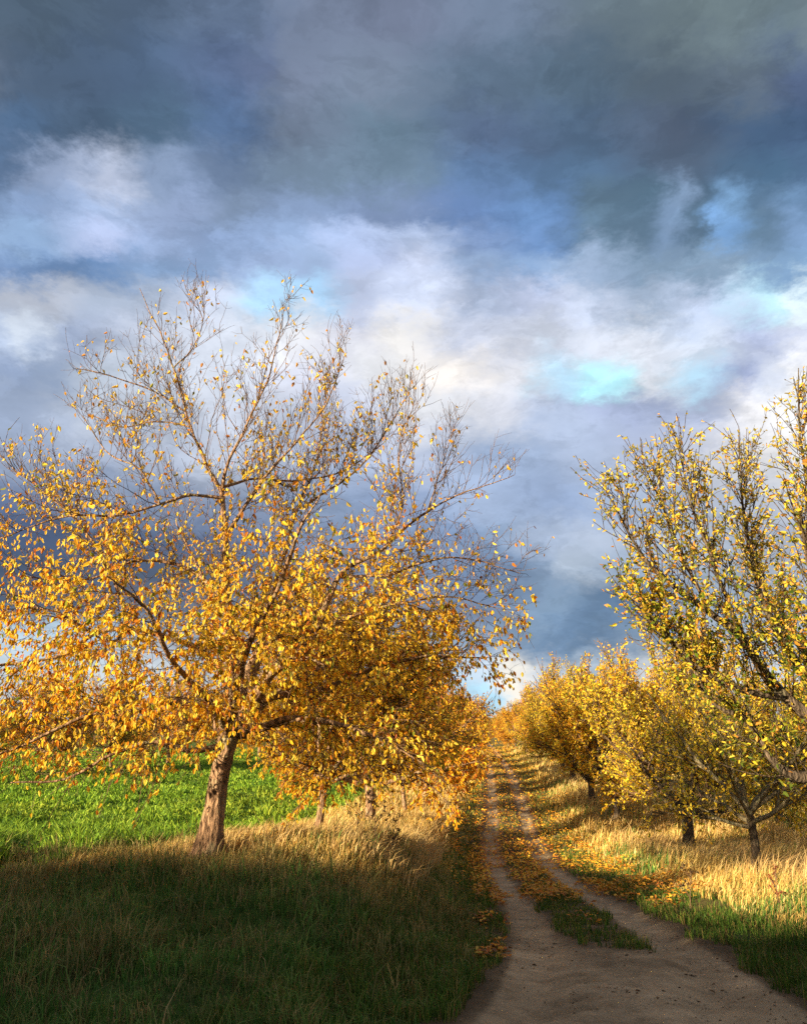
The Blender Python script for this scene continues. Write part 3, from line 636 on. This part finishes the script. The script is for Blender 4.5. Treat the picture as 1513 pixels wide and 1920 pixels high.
# ------------------------------------------------------------------ the near pear tree at the right edge
D2 = 9.0
LIMB2 = [
 [(1650, 1490, 0, 44), (1580, 1400, -.2, 34), (1500, 1330, -.3, 27), (1440, 1270, -.3, 23), (1390, 1195, -.3, 20), (1330, 1148, -.3, 16), (1270, 1110, -.2, 12), (1210, 1050, -.2, 9), (1170, 980, -.2, 6), (1135, 920, -.2, 3)],
 [(1640, 1500, -.2, 30), (1560, 1450, -.5, 26), (1500, 1458, -.6, 23), (1460, 1440, -.6, 17), (1430, 1400, -.6, 13), (1400, 1350, -.6, 10), (1340, 1320, -.6, 7), (1270, 1220, -.5, 4), (1195, 1150, -.5, 2)],
 [(1645, 1470, 0, 34), (1560, 1330, .4, 24), (1480, 1220, .5, 17), (1430, 1120, .5, 12), (1400, 980, .5, 8), (1390, 880, .5, 5), (1385, 800, .5, 2)],
 [(1655, 1470, 0, 40), (1600, 1280, 0, 26), (1560, 1120, 0, 18), (1520, 950, 0, 12), (1500, 820, 0, 7), (1497, 690, 0, 3)],
 [(1660, 1470, 0, 40), (1700, 1280, .2, 26), (1740, 1100, .4, 18), (1760, 900, .5, 11), (1750, 720, .6, 4)],
 [(1660, 1480, 0, 36), (1760, 1380, -.3, 26), (1880, 1250, -.5, 18), (1980, 1080, -.6, 10), (2020, 900, -.6, 4)],
 [(1655, 1480, 0, 30), (1600, 1380, -.9, 22), (1560, 1230, -1.7, 15), (1520, 1080, -2.3, 9), (1500, 950, -2.5, 4)],
 [(1655, 1480, 0, 30), (1600, 1360, 1.0, 22), (1520, 1240, 2.0, 15), (1440, 1120, 2.6, 10), (1400, 1000, 2.9, 5)],
 [(1480, 1310, -.3, 16), (1400, 1300, -.5, 13), (1320, 1260, -.6, 10), (1250, 1190, -.6, 7), (1190, 1130, -.6, 3)],
 [(1390, 1195, -.3, 12), (1350, 1090, -.4, 9), (1310, 980, -.4, 7), (1285, 880, -.4, 4), (1275, 810, -.4, 2)],
 [(1330, 1148, -.3, 10), (1290, 1060, -.1, 8), (1245, 960, 0, 6), (1210, 880, 0, 4), (1200, 820, 0, 2)],
]
def env2(p):
    q = p - np.array([5.6, 9, 0]); z = p[2] + .6
    if z < .9 or z > 7.2: return False
    if p[2] > 5.7: return False
    if p[0] < 4.6 and p[2] > 4.75 + .25 * max(0, p[0] - 2.5): return False
    R = np.interp(z, [.9, 1.8, 3, 4.4, 5.4, 6.2, 7.2], [2.6, 3.5, 3.7, 3.8, 3.5, 2.2, .8])
    R = R - .35
    return q[0] ** 2 + q[1] ** 2 < R * R
cfg2 = dict(start=.22, gap=.058, env=env2, hz=None, l1=.9, l2=.48, n2=4.6, n3=4, wander=.10, tk=.07, kick=.50, rs=.9, rmin=.0032,
            k1=9, k2=17, k3=2.8, lz=lambda p: 1,
            dens=lambda p: float(np.interp(p[2], [.5, 2.5, 4.2, 5.2, 6.2], [1.0, 1.15, .95, .5, .5])) * (.35 + 1.5 * float(fbm(np.array([p[0] + p[2] * .7]), np.array([p[1] + p[2]]), 1.6, 444)[0])),
            trop=lambda p, r: (-.12 if p[0] < 4.2 else .0, 0, 1.15 + r.normal(0, .25)))
cfg2['hz'] = lambda p: 0
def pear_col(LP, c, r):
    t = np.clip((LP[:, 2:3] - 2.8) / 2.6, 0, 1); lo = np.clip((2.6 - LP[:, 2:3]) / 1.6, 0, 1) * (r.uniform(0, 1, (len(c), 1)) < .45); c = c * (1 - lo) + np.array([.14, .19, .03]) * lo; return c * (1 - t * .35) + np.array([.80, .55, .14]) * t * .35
pt = [(1640, 1850, 0, 70), (1642, 1800, 0, 60), (1645, 1700, 0, 52), (1650, 1600, 0, 50), (1655, 1520, 0, 54), (1656, 1465, 0, 34)]
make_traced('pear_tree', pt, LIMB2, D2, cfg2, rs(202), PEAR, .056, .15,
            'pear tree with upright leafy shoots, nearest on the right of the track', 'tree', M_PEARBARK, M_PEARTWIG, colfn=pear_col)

# ------------------------------------------------------------------ tree prototypes for the rows
def make_tree(name, r, Ht, R, trunk_h, trunk_r, nlimb, pal, leafsize, bark, twig, upright=.5, dens=1., gap=.14, leaf=M_LEAF, droop=.5, lean=0, k=(5, 8, 1), low=.7, colfn=None, l1=.95, rmin=.005):
    root = empty(name, (0, 0, 0))
    T = Tubes(); n = 14; zz = np.linspace(-.15, trunk_h, n)
    px = lean * zz + .03 * np.sin(zz * 3); tp = np.stack([px, .02 * np.cos(zz * 4), zz], 1)
    T.add(tp, trunk_r * (1 + .45 * np.exp(-(zz + .15) * 5)) * (1 - .15 * zz / trunk_h), 10, .08, r); T.build('trunk', bark, root)
    lim = []; top = tp[-1]
    for i in range(nlimb):
        a = i * 2.399 + r.uniform(-.4, .4); f = i / max(1, nlimb - 1)
        el_ = radians(r.uniform(8, 28) + 60 * f ** 1.3 * (.7 + .5 * upright))
        d = np.array([cos(a) * cos(el_), sin(a) * cos(el_), sin(el_)])
        horiz = R / max(cos(el_), .3); vert = (Ht - trunk_h) / max(sin(el_), .12); length = min(horiz * .95, vert * .9) * r.uniform(.85, 1.05)
        st = top - np.array([0, 0, r.uniform(0, .25) * trunk_h * (1 - f)])
        b = shoot(r, st, d, length, 12, .11, (0, 0, .6 * upright), .09)
        r0 = trunk_r * r.uniform(.42, .6); rr = np.linspace(r0, .012, 13)
        T = Tubes(); T.add(b, rr, 7, .08, r); T.build('limb', bark, root); lim.append((b, rr))
        for j in range(3):
            q = r.randint(3, 9); b2 = shoot(r, b[q], unit(side_dir(r, unit(b[q + 1] - b[q]), r.uniform(.5, .9)) + [0, 0, .25]), length * r.uniform(.35, .55), 8, .12, (0, 0, upright), .08)
            lim.append((b2, np.linspace(rr[q] * .7, .008, 9)))
    tw = Tubes()
    for b, rr in lim[0:]:
        if len(b) == 9: tw.add(b, rr, 5)
    def env(p):
        z = p[2] / Ht
        if p[2] < low or z > 1.02: return False
        RR = R * float(np.interp(z, [.1, .25, .45, .7, .88, 1.02], [.85, 1.0, 1.05, .9, .6, .25]))
        return (p[0] - lean * 2) ** 2 + p[1] ** 2 < RR * RR
    cfg = dict(start=.25, gap=gap, env=env, hz=lambda p: 0, l1=l1, l2=.42, n2=4.5, n3=2.5, wander=.11, tk=.12, kick=.6, rs=1, rmin=rmin,
               k1=k[0], k2=k[1], k3=k[2], dens=lambda p: dens * float(np.interp(p[2] / Ht, [.1, .6, .85, 1], [1.15, 1.1, .8, .35])),
               trop=lambda p, q: (0, 0, float(np.interp(p[2] / Ht, [.15, .4, .7], [-.5 + upright * .8, upright * .6, .4 + upright])) + q.normal(0, .3)))
    LP, LD = grow_crown(r, lim, cfg, tw)
    crown = tw.build('crown', twig, root)
    lp, d, nr, sz, c = leaf_arrays(r, LP, LD, droop, leafsize, pal, colfn)
    leaves_mesh('leaves', lp, d, nr, sz, c, leaf, crown)
    return root
def copy_tree(root):
    c = root.copy(); COL.objects.link(c)
    for ch in root.children:
        k = ch.copy(); COL.objects.link(k); k.parent = c
        for g2 in ch.children:
            m = g2.copy(); COL.objects.link(m); m.parent = k
    return c
GOLD = [(.84, .56, .04, 6), (.78, .44, .03, 4), (.60, .24, .02, 2.5), (.50, .40, .05, 2), (.30, .30, .03, 1.5), (.40, .14, .02, 1)]
ORANGE = [(.84, .52, .035, 5), (.74, .36, .025, 4), (.50, .17, .02, 2.5), (.40, .30, .04, 1.5)]
protoL = [make_tree('apple_tree', rs(301), 5.9, 3.4, 1.3, .085, 13, GOLD, .09, M_BARK, M_TWIG, .35, 1.1, .075, k=(6, 9, 1.2), low=.6, droop=.8, lean=.14),
          make_tree('apple_tree', rs(302), 6.2, 3.2, 1.2, .15, 12, ORANGE, .12, M_BARK, M_TWIG, .45, 1.1, .085, k=(6, 9, 1.2), low=.4, droop=.6)]
protoR = [make_tree('pear_tree', rs(303), 6.8, 3.1, 1.1, .16, 13, OLIVE, .09, M_PEARBARK, M_TWIG, .8, 1.05, .08, k=(6, 9, 1.2), low=.75, droop=.3),
          make_tree('pear_tree', rs(304), 6.8, 2.9, 1.2, .15, 13, OLIVE + [(.74, .40, .03, 8)], .11, M_PEARBARK, M_TWIG, .85, 1.05, .085, k=(6, 9, 1.2), low=.75, droop=.3)]
used = set()
def place(proto, x, y, rot, sc, label, group, cat='tree', zoff=-.02):
    o = proto if id(proto) not in used else copy_tree(proto)
    used.add(id(proto))
    o.location = (x, y, float(ground_z(x, y)) + zoff); o.rotation_euler = (0, 0, rot); o.scale = (sc, sc, sc)
    tag(o, label, cat, group); return o
ORD = ['second', 'third', 'fourth', 'fifth', 'sixth', 'seventh', 'eighth', 'ninth', 'tenth', 'eleventh', 'twelfth', 'thirteenth', 'fourteenth', 'fifteenth']
lefts = [(14.8, -1.56), (24.5, -1.0), (32, .1), (40, 1.1), (48, 1.9), (57, 2.9), (67, 3.9), (79, 5.2), (94, 6.9), (114, 9.2), (138, 12.0), (170, 15.6)]
for i, (y, x) in enumerate(lefts):
    p = protoL[0] if i == 0 else protoL[1 if i % 3 != 2 else 0]
    lab = 'golden apple tree with thin leaning trunk in dry grass behind the big apple tree' if i == 0 else \
        'dense golden orange apple tree, %s in the left row counted from the front' % ORD[i]
    place(p, x, y, [0, 1.3, 4.0, 2.2, 5.1, .7, 3.0, 2.0, 1.0, 4.4, 2.7, 5.9][i], [.88, 1.08, 1.04, 1.0, .98, .97, .97, .97, 1, 1, 1, 1][i], lab, 'golden apple trees of the left row')
rights = [(24, 8.1), (31, 7.9), (36.5, 8.3), (45, 9.2), (54, 10.4), (64, 11.6), (76, 12.8), (90, 13.6), (108, 14.8), (130, 16.8), (158, 19.4)]
for i, (y, x) in enumerate(rights):
    p = protoR[0 if i % 3 == 0 else 1]
    if i > 3: p = protoL[1] if i % 2 else protoR[1]
    lab = 'dense yellow green tree with dark limbs, %s in the right row from the front' % ORD[i + 1]
    if i > 3: lab = 'orange golden tree, %s in the right row counted from the front' % ORD[i + 1]
    place(p, x, y, [.4, 2.1, 3.9, 1.2, 5.0, .1, 2.9, 4.6, 1.9, 3.3, 5.5][i], [1.06, 1.04, 1.0, 1.0, 1, 1, 1, 1, 1, 1, 1][i], lab, 'trees of the right row')
back_r = [(21, 12.2), (30, 13.5), (39, 14.5), (49, 16.0), (62, 18), (78, 20)]
for i, (y, x) in enumerate(back_r):
    place(protoR[i % 2], x, y, i * 1.7 + .5, .92, 'yellow green orchard tree of the line behind the right row, %s of it' % (['nearest', 'second', 'third', 'fourth', 'fifth', 'sixth'][i]), 'orchard trees of the line behind the right row')
ends = [(205, 19.5, 0), (225, 16.5, 1), (230, 23.5, 2)]
for y, x, i in ends: place(protoL[1], x, y, i * 2 + 1.1, 1.05, 'small far golden tree at the end of the track, ' + ['middle one', 'left one', 'right one'][i], 'far trees at the end of the track')
back_l = [(60, -26.5), (67, -23.8), (75, -21.5), (84, -19), (94, -16.5), (106, -14), (120, -11), (54, -30)]
for i, (y, x) in enumerate(back_l):
    place(protoL[1 - (i % 2)], x, y, i * 2.3 + 1, 1.3, 'golden orchard tree across the green field, %s from the left' % (['second', 'third', 'fourth', 'fifth', 'sixth', 'seventh', 'eighth', 'leftmost'][i]), 'orchard trees across the green field')

# slim young tree in front on the right with pale limbs
young = make_tree('young_tree', rs(305), 3.9, 2.0, 1.25, .085, 10, OLIVE, .075, M_PALE, M_PALE, .35, 1.3, .12, k=(5, 7, 1), low=1.0, droop=.4, l1=.8, rmin=.005)
[ch for ch in young.children if ch.name.startswith('trunk')][0].data.materials[0] = M_PEARBARK
place(young, 6.43, 15.5, .9, 1.0, 'slim young tree with pale twisted branches and straight brown trunk, front of the right row', None)

# ------------------------------------------------------------------ weeds
def weed(name, x, y, h, label, seed, cols):
    r = rs(seed); root = empty(name, (x, y, float(ground_z(x, y)) - .02)); T = Tubes()
    st = shoot(r, np.zeros(3), np.array([.05, 0, 1]), h, 6, .06, (0, 0, 1), .1); T.add(st, np.linspace(.008, .004, 7), 5)
    heads = []
    for i in range(9):
        q = 2 + i % 4; b = shoot(r, st[q], side_dir(r, np.array([0, 0, 1.]), .8), h * r.uniform(.25, .4), 3, .1, (0, 0, 1), .15); T.add(b, np.linspace(.004, .003, 4), 4); heads.append(b[-1])
    heads.append(st[-1]); s_ = T.build('stem', M_TWIG, root)
    for hd in heads:
      n = 26; hp = hd + r.normal(0, .010, (n, 3))
      leaves_mesh('seed_head', hp, r.normal(0, 1, (n, 3)), r.normal(0, 1, (n, 3)), r.uniform(.012, .028, n), pick(cols, n, r), M_LITTER, root)
    tag(root, label, 'weed', 'dark dried weeds in the grass'); return root
DK = [(.05, .025, .015), (.09, .045, .02), (.04, .03, .02)]
weed('dried_weed', *P(1293, 1700, 12.2)[:2], .5, 'dark dried weed at the grass edge in front of the slim young tree', 1, DK)
weed('dried_weed', *P(668, 1600, 12.5)[:2], .75, 'dark dried weed in golden grass right of the thin leaning trunk', 2, DK)
weed('dried_weed', *P(700, 1610, 12.0)[:2], .7, 'tallest dark weed in the golden grass between the thin trunk and the track', 3, DK)
weed('dried_weed', *P(735, 1618, 11.6)[:2], .55, 'low dark weed in the golden grass nearest the shaded bank', 4, DK)
weed('dried_weed', *P(1465, 1752, 10.2)[:2], .5, 'reddish brown dried weed at the right edge below the pear tree', 5, [(.30, .10, .04), (.18, .07, .03)])

# ------------------------------------------------------------------ unseen leafy block added behind the camera, shaped to throw the foreground shade
r = rs(400)
x = np.linspace(-95, 10, 211); prof = 5.72 + .2 * (fbm(x, x * 0, .13, 7, 3) - .5) * 2 - .9 * sst(-26, -14, x) + .5 * (fbm(x, x * 0 + 9, .7, 17, 2) - .5)
ring = []
for k_, (dy, fz) in enumerate([(0, 0), (.3, .35), (.1, .75), (-.6, .97), (-2.0, 1.0), (-3.6, .9), (-4.2, .4), (-4, 0)]):
    ring.append(np.stack([x, -5.2 + dy + .5 * (fbm(x, x * 0 + k_, .4, 77) - .5), prof * fz], 1))
V = np.stack(ring, 1).reshape(-1, 3); i = np.arange(len(x) * 8).reshape(len(x), 8)
q = np.stack([i[:-1, :-1], i[:-1, 1:], i[1:, 1:], i[1:, :-1]], -1).reshape(-1, 4)
n = 60000; j = r.randint(0, len(x), n); top = r.uniform(0, 1, n) < .6
px_ = x[j] + r.uniform(-.3, .3, n); pz = np.where(top, prof[j] + r.normal(0, .06, n) - .06, prof[j] * r.uniform(.02, 1, n)); py_ = np.where(top, r.uniform(-9, -5, n), -5.0 + r.normal(0, .25, n))
th = mesh_obj('shade_caster', V, [q], M_LITTER, cols=np.tile([.06, .09, .02], (len(V), 1)))
tag(th, 'unseen leafy shade caster added behind the viewer to darken the meadow', 'shade_caster', kind='stuff')
th2 = leaves_mesh('shade_caster_leaves', np.stack([px_, py_, pz], 1), r.normal(0, 1, (n, 3)), r.normal(0, 1, (n, 3)), r.uniform(.08, .15, n), palw(OLIVE, n, r) * .6, M_LEAF, th)

# far woods on the horizon
r = rs(500)
for nm, y0, x0, x1, hh, lab in [('woodland', 900, -900, 1100, 16, 'low dark woodland along the horizon')]:
    n = 40000; x = r.uniform(x0, x1, n); y = y0 + r.uniform(0, 60, n); top = hh * (.55 + .6 * fbm(x, y * 0, .02, 5, 4)); z = -1.5 + top * r.uniform(0, 1, n) ** .7
    a = r.normal(0, 1, (n, 3))
    o = leaves_mesh(nm, np.stack([x, y, z], 1), a, r.normal(0, 1, (n, 3)), r.uniform(3, 6, n), palw([(.05, .07, .03, 3), (.12, .09, .03, 2), (.16, .12, .04, 1)], n, r), M_LITTER, wid=.8)
    tag(o, lab, 'woodland', kind='stuff')
